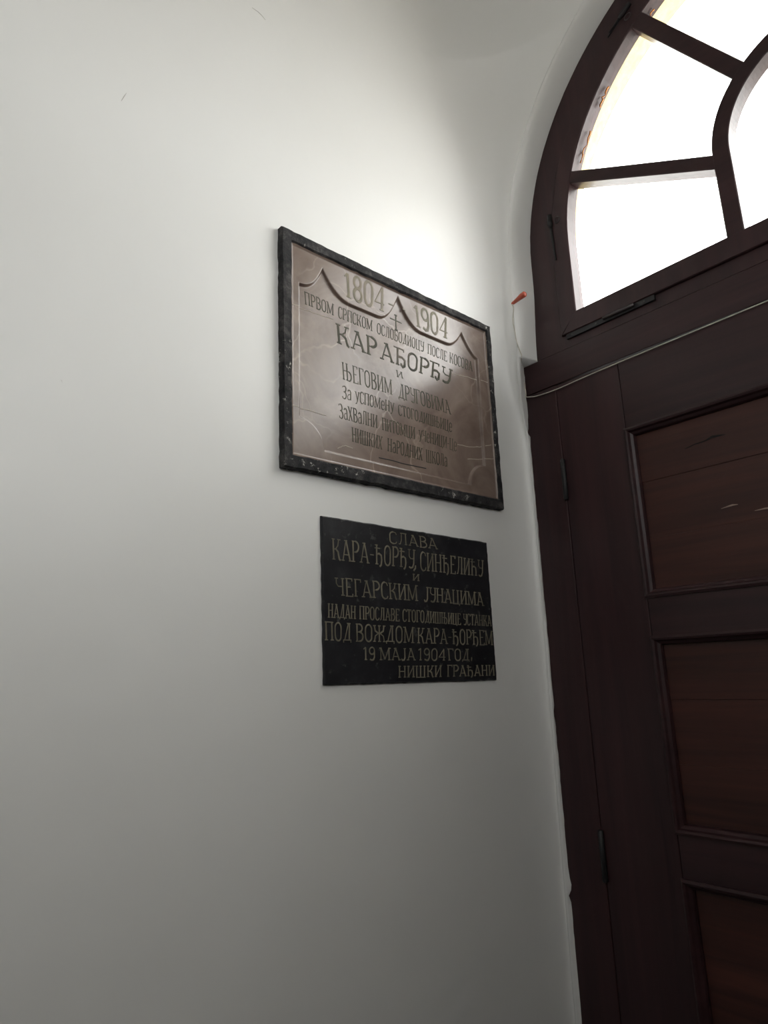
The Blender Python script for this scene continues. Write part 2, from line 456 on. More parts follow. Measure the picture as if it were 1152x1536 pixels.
# amber sealant squeezed out along the rim of the upper panes
random.seed(3)
for a0, a1, n in ((158, 150, 3), (144, 139, 3), (124, 121, 2)):
    bm = bmesh.new(); pts = []
    for i in range(n*3+1):
        a = math.radians(lerp(a0, a1, i/(n*3))); r = .586-random.random()*.010
        pts.append((CX+r*math.cos(a), D+.016+random.random()*.004, H+CZ+r*math.sin(a)))
    tube(bm, pts, [.0008+random.random()*.0018 for _ in pts], 7)
    o = obj('sealant_bead', bm, FOAM, win, True); o['label'] = 'amber sealant'
# hook and ring on the left of the sash, and the one near the crown
def hook(x, z, a, L):
    c, s = math.cos(a), math.sin(a)
    def P(u, v, y): return (x+u*c-v*s, y, H+z+u*s+v*c)
    bm = bmesh.new()
    tube(bm, [P(0, .012, D-.010), P(.0005, -.018, D-.011), P(.001, -.026, D-.0105)], [.006, .007, .0045], 8)
    tube(bm, [P(.001, -.02, D-.010), P(.002, -.06, D-.009), P(.0035, -L*.8, D-.009), P(.006, -L, D-.009)], [.0042, .0038, .0032, .0016], 8)
    hk = obj('hook', bm, IRON, win, True); hk['label'] = 'black iron hook'
    bm = bmesh.new()
    tube(bm, [P(.021+.0075*math.cos(t*PI/7), -.013+.009*math.sin(t*PI/7), D-.009) for t in range(15)], .0012, 6)
    obj('ring', bm, IRON_L, hk, True)
hook(.1575, 1.158, 0.0, .125)
hook(.437, 1.602, -1.05, .07)
# bottom hinge of the sash
bm = bmesh.new(); box(bm, .166, .40, D-.0045, D+.004, H+.8065, H+.8195, .001)
hg = obj('sash_hinge', bm, IRON, win)
bm = bmesh.new(); tube(bm, [(.272, D-.008, H+.8155), (.352, D-.008, H+.8150)], .0045, 10)
obj('hinge_barrel', bm, IRON_L, hg, True)
for u in (.182, .25, .375):
    bm = bmesh.new(); tube(bm, [(u, D-.0052, H+.813), (u, D-.0035, H+.813)], .0025, 8); obj('screw', bm, IRON_L, hg)

# ================================================================ door
door = empty('door_1', (CX, D, 0), 'dark brown panelled wooden double door filling the doorway under the fanlight', 'door', 'structure')
bm = bmesh.new()
def zbox(bm, x0, x1, y0, y1, z0, z1, bev=.002): box(bm, x0, x1, y0, y1, H+z0, H+z1, bev)
zbox(bm, .018, XR-.018, D+.000, D+.05, .7025, .7845)
obj('transom', bm, WOOD_H, door)
for s in (0, 1):
    bm = bmesh.new(); x0, x1 = .012, .1165
    if s: x0, x1 = XR-x1, XR-x0
    zbox(bm, x0, x1, D+.0005, D+.05, FL, .7005)
    zbox(bm, x0+(0 if s == 0 else -.03), x1+(.03 if s == 0 else 0), D+.0455, D+.07, FL, .7005); obj('jamb', bm, WOOD_V, door)
bm = bmesh.new(); zbox(bm, CX-.03, CX+.03, D+.0455, D+.06, FL+.01, .70); obj('meeting_bead', bm, WOOD_V, door)
PX0, PX1 = .288, .628
ROWS = [(.144, .527), (-.3255, .0575), (-.795, -.412), (-1.30, -.885)]
RAILS = [(.527, .699), (.0575, .144), (-.412, -.3255), (-.885, -.795), (FL+.01, -1.30)]
def leaf(m):
    X = (lambda x: XR-x) if m else (lambda x: x)
    def zb(bm, x0, x1, *a, **k):
        x0, x1 = sorted((X(x0), X(x1))); zbox(bm, x0, x1, *a, **k)
    lf = bpy.data.objects.new('door_leaf', None); COL.objects.link(lf); lf.parent = door; lf.location = (X(.45)-CX, 0, 0)
    bpy.context.view_layer.update()
    def lo(name, bm, mt, sm=False):
        o = obj(name, bm, mt, None, sm); o.parent = lf; o.matrix_parent_inverse = Matrix.Translation((X(.45), D, 0)).inverted(); return o
    bm = bmesh.new(); zb(bm, .1171, PX0, D+.002, D+.045, FL+.01, .699); lo('stile', bm, WOOD_V)
    bm = bmesh.new(); zb(bm, PX1, CX-.001, D+.002, D+.045, FL+.01, .699); lo('stile', bm, WOOD_V)
    for z0, z1 in RAILS:
        bm = bmesh.new(); zb(bm, PX0+.0008, PX1-.0008, D+.0022, D+.045, z0, z1); lo('rail', bm, WOOD_H)
    for z0, z1 in ROWS:
        bm = bmesh.new()
        # three level boards with fine joints
        k = 3; hgt = (z1-z0)/k
        for i in range(k):
            zb(bm, PX0, PX1, D+.0165+(.0012 if i == 1 else 0), D+.035, z0+i*hgt+.0001, z0+(i+1)*hgt-.0001, bev=.0007)
        zb(bm, PX0, PX1, D+.0345, D+.044, z0, z1)
        lo('panel', bm, WOOD_P)
        bm = bmesh.new()
        def rect(i): 
            a = [(PX0+i, z0+i), (PX1-i, z0+i), (PX1-i, z1-i), (PX0+i, z1-i)]
            return [(X(x), z) for x, z in a]
        prof = [(-.003, D+.004), (-.003, D-.003), (.002, D-.006), (.006, D-.004), (.009, D+.002), (.014, D+.006), (.016, D+.011), (.016, D+.019)]
        rows = [[bm.verts.new((x, y, H+z)) for x, z in rect(i)] for i, y in prof]
        for a, b in zip(rows, rows[1:]):
            for q in range(4): bm.faces.new((a[q], a[(q+1) % 4], b[(q+1) % 4], b[q]))
        lo('panel_moulding', bm, WOOD_H)
    for zc in (.45, -.395, -1.1):
        bm = bmesh.new(); tube(bm, [(X(.1175), D-.003, H+zc+.052), (X(.1175), D-.003, H+zc+.05), (X(.1175), D-.003, H+zc-.05), (X(.1175), D-.003, H+zc-.052)], [.004, .006, .006, .004], 10)
        lo('hinge', bm, IRON, True)
    return lo
lo = leaf(False); leaf(True)
def patch(name, pts, w, y, m, lab):
    bm = bmesh.new(); A = [(x, z+h) for (x, z), h in zip(pts, w)]; B = [(x, z-h) for (x, z), h in zip(pts, w)]
    strip(bm, A, B, y-.0006, y+.001); o = lo(name, bm, m); o['label'] = lab
patch('bare_patch', [(.463, .306), (.474, .3075), (.486, .309), (.496, .308)], [.0004, .0012, .0017, .0004], D+.0172, CHIP, 'small worn patch of bare wood')
patch('bare_patch', [(.525, .289), (.545, .2895), (.562, .288), (.58, .2885)], [.0004, .0016, .0014, .0004], D+.0172, CHIP, 'small worn patch of bare wood')
patch('knot_crack', [(.409, .450), (.430, .4545), (.452, .4555), (.468, .460), (.479, .459), (.494, .4575)], [.0006, .0009, .0010, .0024, .0019, .0005], D+.0164, DARK, 'dark crack beside a knot')
# ================================================================ lettering: a hand-drawn condensed slab face, strokes in a unit box
def el(cx, cy, rx, ry, a0, a1, n=10):
    return [(cx+rx*math.cos(math.radians(lerp(a0, a1, i/n))), cy+ry*math.sin(math.radians(lerp(a0, a1, i/n)))) for i in range(n+1)]
def oval(x0, x1, y0, y1):
    cx, rx = (x0+x1)/2, (x1-x0)/2; ry = min((y1-y0)/2, .30)
    return el(cx, y1-ry, rx, ry, 0, 180, 8)+el(cx, y0+ry, rx, ry, 180, 360, 8)
G = {}
def g(ch, w, T=(), t=(), s=(), closed=()):
    G[ch] = (w, [(p, 'T') for p in T]+[(p, 't') for p in t], list(s), [(p, 'T') for p in closed])
g('А', .74, [[(.36,1),(.64,0)]], [[(.36,1),(.10,0)],[(.17,.30),(.55,.30)]], [(.10,0),(.64,0),(.33,1)])
g('Б', .64, [[(.14,0),(.14,1)], [(.32,.56)]+el(.32,.28,.24,.28,90,-90)], [[(.14,1),(.54,1),(.54,.86)],[(.14,.56),(.32,.56)],[(.14,0),(.32,0)]], [(.06,0),(.06,1)])
g('В', .64, [[(.14,0),(.14,1)], el(.30,.27,.26,.27,90,-90), el(.29,.77,.22,.23,90,-90)], [[(.05,1),(.30,1)],[(.14,.54),(.32,.54)],[(.05,0),(.30,0)]])
g('Г', .56, [[(.14,0),(.14,1)]], [[(.05,1),(.50,1),(.50,.84)]], [(.14,0)])
g('Д', .74, [[(.54,.06),(.54,1)]], [[(.18,.06),(.46,1)],[(.08,-.08),(.08,.06),(.66,.06),(.66,-.08)],[(.36,1),(.62,1)]])
g('Е', .60, [[(.14,0),(.14,1)]], [[(.05,1),(.50,1),(.50,.86)],[(.14,.52),(.40,.52)],[(.05,0),(.53,0),(.53,.15)]])
g('Ж', .92, [[(.46,0),(.46,1)], [(.10,1),(.16,.66),(.38,.52),(.46,.52)], [(.82,1),(.76,.66),(.54,.52),(.46,.52)]], [[(.08,0),(.16,.36),(.38,.50)],[(.84,0),(.76,.36),(.54,.50)]], [(.46,0),(.46,1),(.09,0),(.83,0),(.1,1),(.82,1)])
g('З', .60, [el(.28,.27,.24,.27,90,-90), el(.28,.77,.20,.23,90,-90)], [[(.08,.86),(.10,.96),(.28,1)],[(.18,.54),(.3,.54)],[(.06,.16),(.10,.03),(.28,0)]])
g('И', .72, [[(.14,0),(.14,1)],[(.58,0),(.58,1)]], [[(.14,.04),(.58,.96)]], [(.14,0),(.14,1),(.58,0),(.58,1)])
g('К', .70, [[(.14,0),(.14,1)],[(.30,.52),(.46,.40),(.54,.06),(.62,0)]], [[(.14,.50),(.30,.52),(.46,.68),(.52,.95)]], [(.14,0),(.14,1),(.54,1)])
g('Л', .72, [[(.56,0),(.56,1)]], [[(.08,.03),(.18,.05),(.26,.40),(.28,1)],[(.20,1),(.62,1)]], [(.56,0)])
g('М', .92, [[(.14,1),(.44,.08)],[(.76,0),(.76,1)]], [[(.12,0),(.14,1)],[(.44,.08),(.76,1)]], [(.12,0),(.76,0),(.1,1),(.8,1)])
g('Н', .74, [[(.14,0),(.14,1)],[(.58,0),(.58,1)]], [[(.14,.52),(.58,.52)]], [(.14,0),(.14,1),(.58,0),(.58,1)])
g('О', .66, closed=[oval(.10,.56,0,1)])
g('П', .72, [[(.14,0),(.14,1)],[(.58,0),(.58,1)]], [[(.05,1),(.67,1)]], [(.14,0),(.58,0)])
g('Р', .62, [[(.14,0),(.14,1)], el(.30,.74,.25,.26,90,-90)], [[(.05,1),(.30,1)],[(.14,.48),(.30,.48)]], [(.14,0)])
g('С', .60, [el(.34,.70,.24,.30,90,180,6)+el(.34,.30,.24,.30,180,270,6)], [[(.34,1),(.48,.96),(.54,.80)],[(.34,0),(.48,.04),(.54,.18)]])
g('Т', .66, [[(.33,0),(.33,1)]], [[(.06,.84),(.06,1),(.60,1),(.60,.84)]], [(.33,0)])
g('У', .62, [[(.54,1),(.54,.25),(.46,.05),(.30,0),(.14,.06)]], [[(.12,1),(.13,.62),(.26,.50),(.54,.50)]], [(.12,1),(.54,1)])
g('Ц', .76, [[(.14,0),(.14,1)],[(.56,0),(.56,1)]], [[(.08,0),(.68,0),(.68,-.13)]], [(.14,1),(.56,1)])
g('Ч', .66, [[(.52,0),(.52,1)]], [[(.10,1),(.10,.68),(.22,.52),(.52,.52)]], [(.52,0),(.10,1),(.52,1)])
g('Ш', 1.0, [[(.14,0),(.14,1)],[(.48,0),(.48,1)],[(.82,0),(.82,1)]], [[(.08,0),(.90,0)]], [(.14,1),(.48,1),(.82,1)])
g('Ђ', .72, [[(.18,0),(.18,1)], [(.18,.50),(.36,.56),(.54,.48),(.58,.25),(.54,.0),(.42,-.10)]], [[(.02,.82),(.44,.82)]], [(.18,0),(.14,1)])
g('Ћ', .72, [[(.18,0),(.18,1)], [(.18,.50),(.36,.56),(.54,.48),(.58,.25),(.58,0)]], [[(.02,.82),(.44,.82)]], [(.18,0),(.14,1),(.58,0)])
g('Ј', .50, [[(.36,1),(.36,.20),(.28,.02),(.14,0),(.08,.12)]], [], [(.36,1)])
g('Њ', .98, [[(.12,0),(.12,1)],[(.48,0),(.48,1)], el(.62,.27,.24,.27,90,-90)], [[(.12,.54),(.62,.54)],[(.48,0),(.62,0)]], [(.12,0),(.12,1),(.44,0),(.48,1)])
g('Х', .68, [[(.12,1),(.56,0)]], [[(.54,1),(.12,0)]], [(.12,1),(.54,1),(.12,0),(.56,0)])
g('1', .42, [[(.22,0),(.22,1)]], [[(.06,.84),(.22,1)]], [(.22,0)])
g('4', .62, [[(.46,0),(.46,1)]], [[(.46,1),(.06,.30),(.58,.30)]], [(.46,0)])
g('8', .60, closed=[oval(.10,.52,0,.53), oval(.13,.49,.53,1)])
g('9', .60, [[(.50,.70),(.50,.25),(.42,.04),(.28,0),(.12,.08)]], closed=[oval(.10,.50,.46,1)])
g('0', .62, closed=[oval(.10,.52,0,1)])
g('-', .40, [], [[(.06,.45),(.34,.45)]])
g('+', 1.0, [[(.5,0),(.5,1)]], [[(.0,.62),(1,.62)]], [(.5,0),(.5,1)])
g(',', .2, [[(.1,1),(.1,.5),(.02,0)]]); g('.', .2, [[(.1,1),(.1,0)]])
g('а', .60, [[(.48,.0),(.48,.62),(.40,.76),(.24,.78),(.12,.66)]], [[(.48,.46),(.22,.42),(.10,.26),(.14,.04),(.28,0),(.48,.14)]])
g('е', .58, [el(.30,.52,.20,.28,90,180,6)+el(.30,.24,.20,.24,180,270,6)], [[(.30,.80),(.44,.76),(.50,.56),(.48,.42),(.10,.42)],[(.30,0),(.44,.03),(.50,.14)]])
g('у', .62, [[(.52,.9),(.34,.1)]], [[(.10,.9),(.34,.1),(.22,-.12),(.10,-.12)]], [(.10,.9),(.52,.9)])
for lc, uc in zip('бвгджзиклмнопрстцчшђјњћх', 'БВГДЖЗИКЛМНОПРСТЦЧШЂЈЊЋХ'): G.setdefault(lc, G[uc])
g('B', .66, [[(.18,0),(.18,1)], [(.18,.50),(.42,.52),(.56,.40),(.56,.08),(.46,-.02),(.38,.06),(.38,.16)]], [[(-.02,1),(.50,1),(.50,.86)]], [(.18,0)])   # the letter as cut on the upper plaque
def ribbon(bm, pts, w, x, h, taper, closed=False):
    """flat-topped ridge of width w following pts (y,z) on a plaque face at depth x"""
    P = []
    for p in pts:
        p = Vector(p)
        if not P or (p-P[-1]).length > 1e-5: P.append(p)
    n = len(P); rows = []
    for i in range(n):
        a = P[i-1] if (i or closed) else None; b = P[(i+1) % n] if (i < n-1 or closed) else None
        d1 = (P[i]-a).normalized() if a is not None and (P[i]-a).length > 1e-7 else None
        d2 = (b-P[i]).normalized() if b is not None and (b-P[i]).length > 1e-7 else None
        d1 = d1 or d2; d2 = d2 or d1
        n1 = Vector((-d1.y, d1.x)); n2 = Vector((-d2.y, d2.x)); m = n1+n2
        m = m.normalized() if m.length > .2 else n1
        k = min(1.6, 1/max(.4, m.dot(n1)))
        rows.append([bm.verts.new((xx, P[i].x+m.x*k*s, P[i].y+m.y*k*s)) for xx, s in ((x, w/2), (x+h, w/2*taper), (x+h, -w/2*taper), (x, -w/2))])
    for i in range(n if closed else n-1):
        r, s = rows[i], rows[(i+1) % n]
        for j in range(3): bm.faces.new((r[j], r[j+1], s[j+1], s[j]))
    if not closed: bm.faces.new(rows[0]); bm.faces.new(rows[-1][::-1])
def inscribe(bm, text, q, x, h, wT, wt, taper, sl):
    tl, tr, br, bl = [Vector(p) for p in q]
    tot = sum(G[c][0] for c in text)-.10
    height = ((tl-bl).length+(tr-br).length)/2; width = (tr-tl).length
    cur = -.05
    def mp(p, c0):
        u = (c0+p[0])/tot; v = p[1]
        r = lerp(lerp(bl, br, u), lerp(tl, tr, u), v); return (r.x, H+r.y)
    def dens(p):
        out = []
        for a, b in zip(p, p[1:]): out += [a]
        return out+[p[-1]]
    k = 0
    for c in text:
        w, st, se, cl = G[c]
        for p, wt_ in st:
            k += 1; ribbon(bm, [mp(a, cur) for a in p], wT if wt_ == 'T' else wt, x, h+.00003*(k % 5), taper)
        for p, wt_ in cl:
            k += 1; ribbon(bm, [mp(a, cur) for a in p[:-1]], wT*.92, x, h+.00003*(k % 5), taper, True)
        for sx, sy in se:
            k += 1
            a, b = mp((sx, sy), cur), None
            o = -wt/2 if sy > .5 else wt/2
            ribbon(bm, [(a[0]-sl, a[1]+o), (a[0]+sl, a[1]+o)], wt, x, h+.00003*(k % 5), taper)
        cur += w
INSC1=[
  ("1804","L",[(0.7877, 0.8397), (0.9021, 0.8468), (0.8978, 0.785), (0.7906, 0.7822)]),
  ("1904","M",[(0.9926, 0.8379), (1.1073, 0.8423), (1.1008, 0.7853), (0.9976, 0.7836)]),
  ("-","N",[(0.9132, 0.8178), (0.9275, 0.8181), (0.9269, 0.8061), (0.9126, 0.8059)]),
  ("-","O",[(0.9558, 0.82), (0.9663, 0.8204), (0.9656, 0.8082), (0.9551, 0.8079)]),
  ("+","X",[(0.9234, 0.7956), (0.9555, 0.7954), (0.9554, 0.7557), (0.9229, 0.7571)]),
  ("ПРВОМ","A",[(0.6884, 0.7579), (0.7628, 0.7569), (0.7623, 0.7304), (0.6908, 0.7305)]),
  ("СРПСКОМ","A",[(0.775, 0.7567), (0.8686, 0.7561), (0.8676, 0.7299), (0.7744, 0.7301)]),
  ("ОСЛОБОДИОЦУ","A",[(0.8821, 0.7551), (1.0262, 0.7554), (1.0244, 0.7295), (0.881, 0.7296)]),
  ("ПОСЛЕ","A",[(1.0393, 0.7549), (1.1052, 0.7548), (1.1031, 0.7286), (1.0376, 0.7294)]),
  ("КОСОВА","A",[(1.1148, 0.7569), (1.1972, 0.7552), (1.1946, 0.729), (1.1124, 0.7288)]),
  ("КАР","B",[(0.7678, 0.7154), (0.8784, 0.7142), (0.8785, 0.6704), (0.7709, 0.67)]),
  ("АBОРBУ","B",[(0.89, 0.714), (1.1169, 0.712), (1.1074, 0.6716), (0.8901, 0.6708)]),
  ("И","C",[(0.9336, 0.6573), (0.9517, 0.6569), (0.9549, 0.6417), (0.9357, 0.6411)]),
  ("ЊЕГОВИМ","D",[(0.7816, 0.631), (0.9193, 0.6294), (0.9195, 0.5938), (0.7837, 0.5927)]),
  ("ДРУГОВИМА","D",[(0.9381, 0.6266), (1.1016, 0.6264), (1.1047, 0.5925), (0.9381, 0.5918)]),
  ("За","E",[(0.7818, 0.5782), (0.8045, 0.5785), (0.8037, 0.5508), (0.7812, 0.5502)]),
  ("успомену","E",[(0.8152, 0.5769), (0.9237, 0.5777), (0.9225, 0.5525), (0.8144, 0.5508)]),
  ("стогодишњице","E",[(0.9354, 0.5752), (1.1075, 0.5763), (1.1051, 0.5482), (0.9359, 0.5511)]),
  ("Захвални","F",[(0.7704, 0.5361), (0.8736, 0.5348), (0.8724, 0.5058), (0.7728, 0.5054)]),
  ("питомци","F",[(0.8865, 0.5327), (0.9838, 0.5325), (0.982, 0.5047), (0.8869, 0.505)]),
  ("ученици-це","F",[(0.9963, 0.5321), (1.1195, 0.5321), (1.117, 0.5031), (0.9946, 0.5059)]),
  ("Нишких","G",[(0.8036, 0.4927), (0.8862, 0.4894), (0.8833, 0.4605), (0.8041, 0.4616)]),
  ("народних","G",[(0.901, 0.4899), (1.004, 0.4876), (1.002, 0.4585), (0.8996, 0.4604)]),
  ("школа","G",[(1.015, 0.4874), (1.0843, 0.4873), (1.082, 0.4587), (1.0145, 0.458)]),
]
INSC2=[
  ("СЛАВА","A",[(0.8919, 0.2847), (1.0299, 0.2839), (1.0319, 0.2607), (0.8918, 0.2602)]),
  ("КАРА-ЂОРЂУ","B",[(0.7458, 0.2546), (0.9619, 0.2531), (0.9585, 0.2132), (0.7469, 0.2135)]),
  (",","B",[(0.9599, 0.2198), (0.9666, 0.2196), (0.9659, 0.2076), (0.9591, 0.2078)]),
  ("СИНЂЕЛИЋУ","B",[(0.9783, 0.2503), (1.1804, 0.2493), (1.1765, 0.2113), (0.9771, 0.2104)]),
  ("И","C",[(0.954, 0.2018), (0.9729, 0.2018), (0.9727, 0.1872), (0.9531, 0.1874)]),
  ("ЧЕГАРСКИМ","D",[(0.7528, 0.1801), (0.9655, 0.1782), (0.9658, 0.1454), (0.7536, 0.1467)]),
  ("ЈУНАЦИМА","D",[(0.9852, 0.1766), (1.1721, 0.1739), (1.1721, 0.1436), (0.9832, 0.1458)]),
  ("НАДАН","E",[(0.7352, 0.1313), (0.8001, 0.129), (0.7993, 0.1041), (0.7348, 0.1049)]),
  ("ПРОСЛАВЕ","E",[(0.809, 0.1289), (0.9125, 0.1266), (0.9112, 0.1031), (0.8087, 0.1039)]),
  ("СТОГОДИШЊИЦЕ","E",[(0.9216, 0.1269), (1.0934, 0.1239), (1.092, 0.1), (0.9203, 0.1029)]),
  ("УСТАНКА","E",[(1.1024, 0.124), (1.1953, 0.1224), (1.1941, 0.0985), (1.1002, 0.0999)]),
  ("ПОД","F",[(0.7268, 0.0972), (0.7883, 0.0951), (0.7874, 0.0626), (0.7275, 0.064)]),
  ("ВОЖДОМ","F",[(0.799, 0.0949), (0.951, 0.0916), (0.9494, 0.0599), (0.7989, 0.0628)]),
  ("КАРА-ЂОРЂЕМ","F",[(0.9611, 0.0909), (1.1965, 0.0883), (1.1958, 0.0563), (0.9592, 0.0597)]),
  ("19","G",[(0.8163, 0.0518), (0.8454, 0.0513), (0.8444, 0.0273), (0.8164, 0.0278)]),
  ("МАЈА","G",[(0.8567, 0.0511), (0.9507, 0.0495), (0.9503, 0.0258), (0.8569, 0.0273)]),
  ("1904","G",[(0.9608, 0.0495), (1.0388, 0.0477), (1.0369, 0.0243), (0.9592, 0.0257)]),
  ("ГОД","G",[(1.0463, 0.0483), (1.1147, 0.0473), (1.1124, 0.0232), (1.0468, 0.0243)]),
  (".","G",[(1.1174, 0.0303), (1.1239, 0.0302), (1.1231, 0.0228), (1.1166, 0.0229)]),
  ("НИШКИ","H",[(0.9041, 0.0159), (1.0254, 0.0148), (1.0235, -0.0085), (0.9034, -0.0067)]),
  ("ГРАЂАНИ","H",[(1.0424, 0.0146), (1.1945, 0.0128), (1.1935, -0.0105), (1.0405, -0.0087)]),
]
def qmap(q):
    tl, tr, br, bl = [Vector(p) for p in q]
    return lambda u, v: lerp(lerp(bl, br, u), lerp(tl, tr, u), v)
# ---------------------------------------------------------------- upper plaque
pq = empty('memorial_plaque', (0, .945, H+.375), 'brown veined stone plaque in dark mortar border, scalloped on top, dated 1804 and 1904', 'plaque')
FRONT = .016
fo = qmap([(0.6271, 0.8763), (1.2637, 0.8719), (1.2624, 0.3792), (0.6327, 0.3746)])
fi = qmap([(0.6515, 0.8510), (1.2470, 0.8525), (1.2475, 0.4035), (0.6530, 0.4015)])
bm = bmesh.new(); NB = 46; A = []; B = []; C2 = []; E2 = []
def loop(f):
    L = []
    for i in range(NB): L.append(f(i/NB, 1))
    for i in range(NB): L.append(f(1, 1-i/NB))
    for i in range(NB): L.append(f(1-i/NB, 0))
    for i in range(NB): L.append(f(0, i/NB))
    return L
LO, LI = loop(fo), loop(fi); rows = []
for i, (o, n_) in enumerate(zip(LO, LI)):
    w = .0022 if 0 < i % NB else .0006
    jo = Vector((noise.noise((o.x*60, o.y*60, 1)), noise.noise((o.x*60, o.y*60, 5))))*w
    ji = Vector((noise.noise((n_.x*70, n_.y*70, 9)), noise.noise((n_.x*70, n_.y*70, 13))))*w*.7
    o = o+jo; n_ = n_+ji; d = (n_-o).normalized()*.003
    hx = FRONT+noise.noise((o.x*30, o.y*30, 3))*.0015
    rows.append([bm.verts.new((x, p.x, H+p.y)) for x, p in ((-.004, o), (hx-.004, o), (hx, o+d), (hx, n_-d), (hx-.003, n_), (.001, n_))])
for i in range(len(rows)):
    r, s = rows[i], rows[(i+1) % len(rows)]
    for j in range(5): bm.faces.new((r[j], r[j+1], s[j+1], s[j]))
obj('border', bm, MORTAR, pq)['label'] = 'dark rough mortar border'
# the slab: raised rim and scalloped head round a sunk field
FYL, FYR = .6715, 1.2125; MID = (FYL+FYR)/2
def rise(y):
    """height of the lower edge of the raised head at y (scallops with cusps)"""
    if y < .7312: t = (y-FYL)/(.7312-FYL); return .7700+.0600*max(0, t)**2.6
    if y < .9430:
        t = (y-.7312)/(.9430-.7312)
        return .7705+.058*max(0, 1-t/.36)**2.3+.074*max(0, (t-.70)/.30)**2.1
    if y < 1.1570:
        t = (y-.9430)/(1.1570-.9430)
        return .7755+.070*max(0, 1-t/.36)**2.3+.049*max(0, (t-.72)/.28)**2.1
    t = (y-1.1570)/(FYR-1.1570); return .768+.056*max(0, 1-t)**1.7
SEGS = []
def seg(pts):
    for a, b in zip(pts, pts[1:]): SEGS.append((a, b))
ys = [lerp(FYL, FYR, i/160) for i in range(161)]+[.7312, .9430, 1.1570]; ys = sorted(ys)
seg([(y, rise(y)) for y in ys])
RB = .0575; FB = .4238
seg([(FYR, rise(FYR)), (FYR, FB+RB)]); seg([(FYL, FB+RB), (FYL, rise(FYL))]); seg([(FYL+RB, FB), (FYR-RB, FB)])
cr = [(FYR-RB*math.cos(a*PI/24), FB+RB*math.sin(a*PI/24)) for a in range(13)]; seg(cr)
cl = [(FYL+RB*math.cos(a*PI/24), FB+RB*math.sin(a*PI/24)) for a in range(13)]; seg(cl)
def inside(y, z):
    if not (FYL < y < FYR and FB < z): return False
    if z >= rise(y): return False
    if math.hypot(y-FYL, z-FB) < RB or math.hypot(y-FYR, z-FB) < RB: return False
    return True
import numpy as np
sl = qmap([(.6495, .8535), (1.2495, .8545), (1.2500, .4015), (.6510, .3995)])
NU, NV = 500, 378
us = np.linspace(0, 1, NU); vs = np.linspace(0, 1, NV)
U, V = np.meshgrid(us, vs)
TL, TR, BR, BL = [np.array(p) for p in ((.6495, .8535), (1.2495, .8545), (1.2500, .4015), (.6510, .3995))]
Yg = (BL[0]*(1-U)+BR[0]*U)*(1-V)+(TL[0]*(1-U)+TR[0]*U)*V
Zg = (BL[1]*(1-U)+BR[1]*U)*(1-V)+(TL[1]*(1-U)+TR[1]*U)*V
dist = np.full(Yg.shape, 9.0)
for (a, b) in SEGS:
    ax, ay = a; bx, by = b; R = .014
    msk = (Yg > min(ax, bx)-R) & (Yg < max(ax, bx)+R) & (Zg > min(ay, by)-R) & (Zg < max(ay, by)+R)
    if not msk.any(): continue
    y, z = Yg[msk], Zg[msk]; L2 = (bx-ax)**2+(by-ay)**2+1e-12
    t = np.clip(((y-ax)*(bx-ax)+(z-ay)*(by-ay))/L2, 0, 1)
    dd = np.hypot(y-ax-t*(bx-ax), z-ay-t*(by-ay)); dist[msk] = np.minimum(dist[msk], dd)
ins = np.zeros(Yg.shape, bool)
rz = np.vectorize(rise)(np.clip(Yg, FYL, FYR))
ins = (Yg > FYL) & (Yg < FYR) & (Zg > FB) & (Zg < rz) & (np.hypot(Yg-FYL, Zg-FB) > RB) & (np.hypot(Yg-FYR, Zg-FB) > RB)
HI, LOW = .0090, .0030
prof = np.clip(dist/.0048, 0, 1); prof = prof*prof*(3-2*prof)
X = np.where(ins, HI-(HI-LOW)*prof, HI)
edge = np.minimum(np.minimum(U*.6, (1-U)*.6), np.minimum(V*.452, (1-V)*.452))
X = X+.0045*np.clip(1-edge/.0065, 0, 1)
co = np.stack([X, Yg, Zg+H], -1).reshape(-1, 3)
idx = np.arange(NU*NV).reshape(NV, NU)
fa = np.stack([idx[:-1, :-1], idx[:-1, 1:], idx[1:, 1:], idx[1:, :-1]], -1).reshape(-1, 4)
me = bpy.data.meshes.new('slab'); me.from_pydata(co.tolist(), [], fa.tolist()); me.update()
for p in me.polygons: p.use_smooth = True
me.materials.append(STONE)
so_ = bpy.data.objects.new('slab', me); COL.objects.link(so_); so_.parent = pq; so_.matrix_parent_inverse = Matrix.Translation(pq.location).inverted()
ST1 = {'N': (.0072, .0038, HI, .0004, .0062), 'O': (.0072, .0038, HI, .0004, .0062), 'M': (.0072, .0038, HI, .0004, .0062), 'X': (.0040, .0030, LOW, .0004, .004), 'L': (.0072, .0038, HI, .0004, .0062), 'A': (.0026, .0016, LOW, .0003, .0022), 'B': (.0064, .0034, LOW, .0004, .0058), 'C': (.0030, .0018, LOW, .0003, .0026),
       'D': (.0032, .0018, LOW, .0003, .0026), 'E': (.0027, .0016, LOW, .0003, .0020), 'F': (.0027, .0016, LOW, .0003, .0020), 'G': (.0028, .0017, LOW, .0003, .0020)}
def lines(data, ST, parent, mats, taper):
    keys = []
    for t, k, q in data:
        if k not in keys: keys.append(k)
    for k in keys:
        bm = bmesh.new(); wT, wt, x, h, s = ST[k]
        for t, kk, q in data:
            if kk != k: continue
            inscribe(bm, t, q, x, h, wT, wt, taper, s)
        obj('inscription_line', bm, mats.get(k, mats['*']), parent)
lines(INSC1, ST1, pq, {'*': OLIVE, 'L': OLIVE_L, 'M': OLIVE_L, 'N': OLIVE_L, 'O': OLIVE_L}, .8)
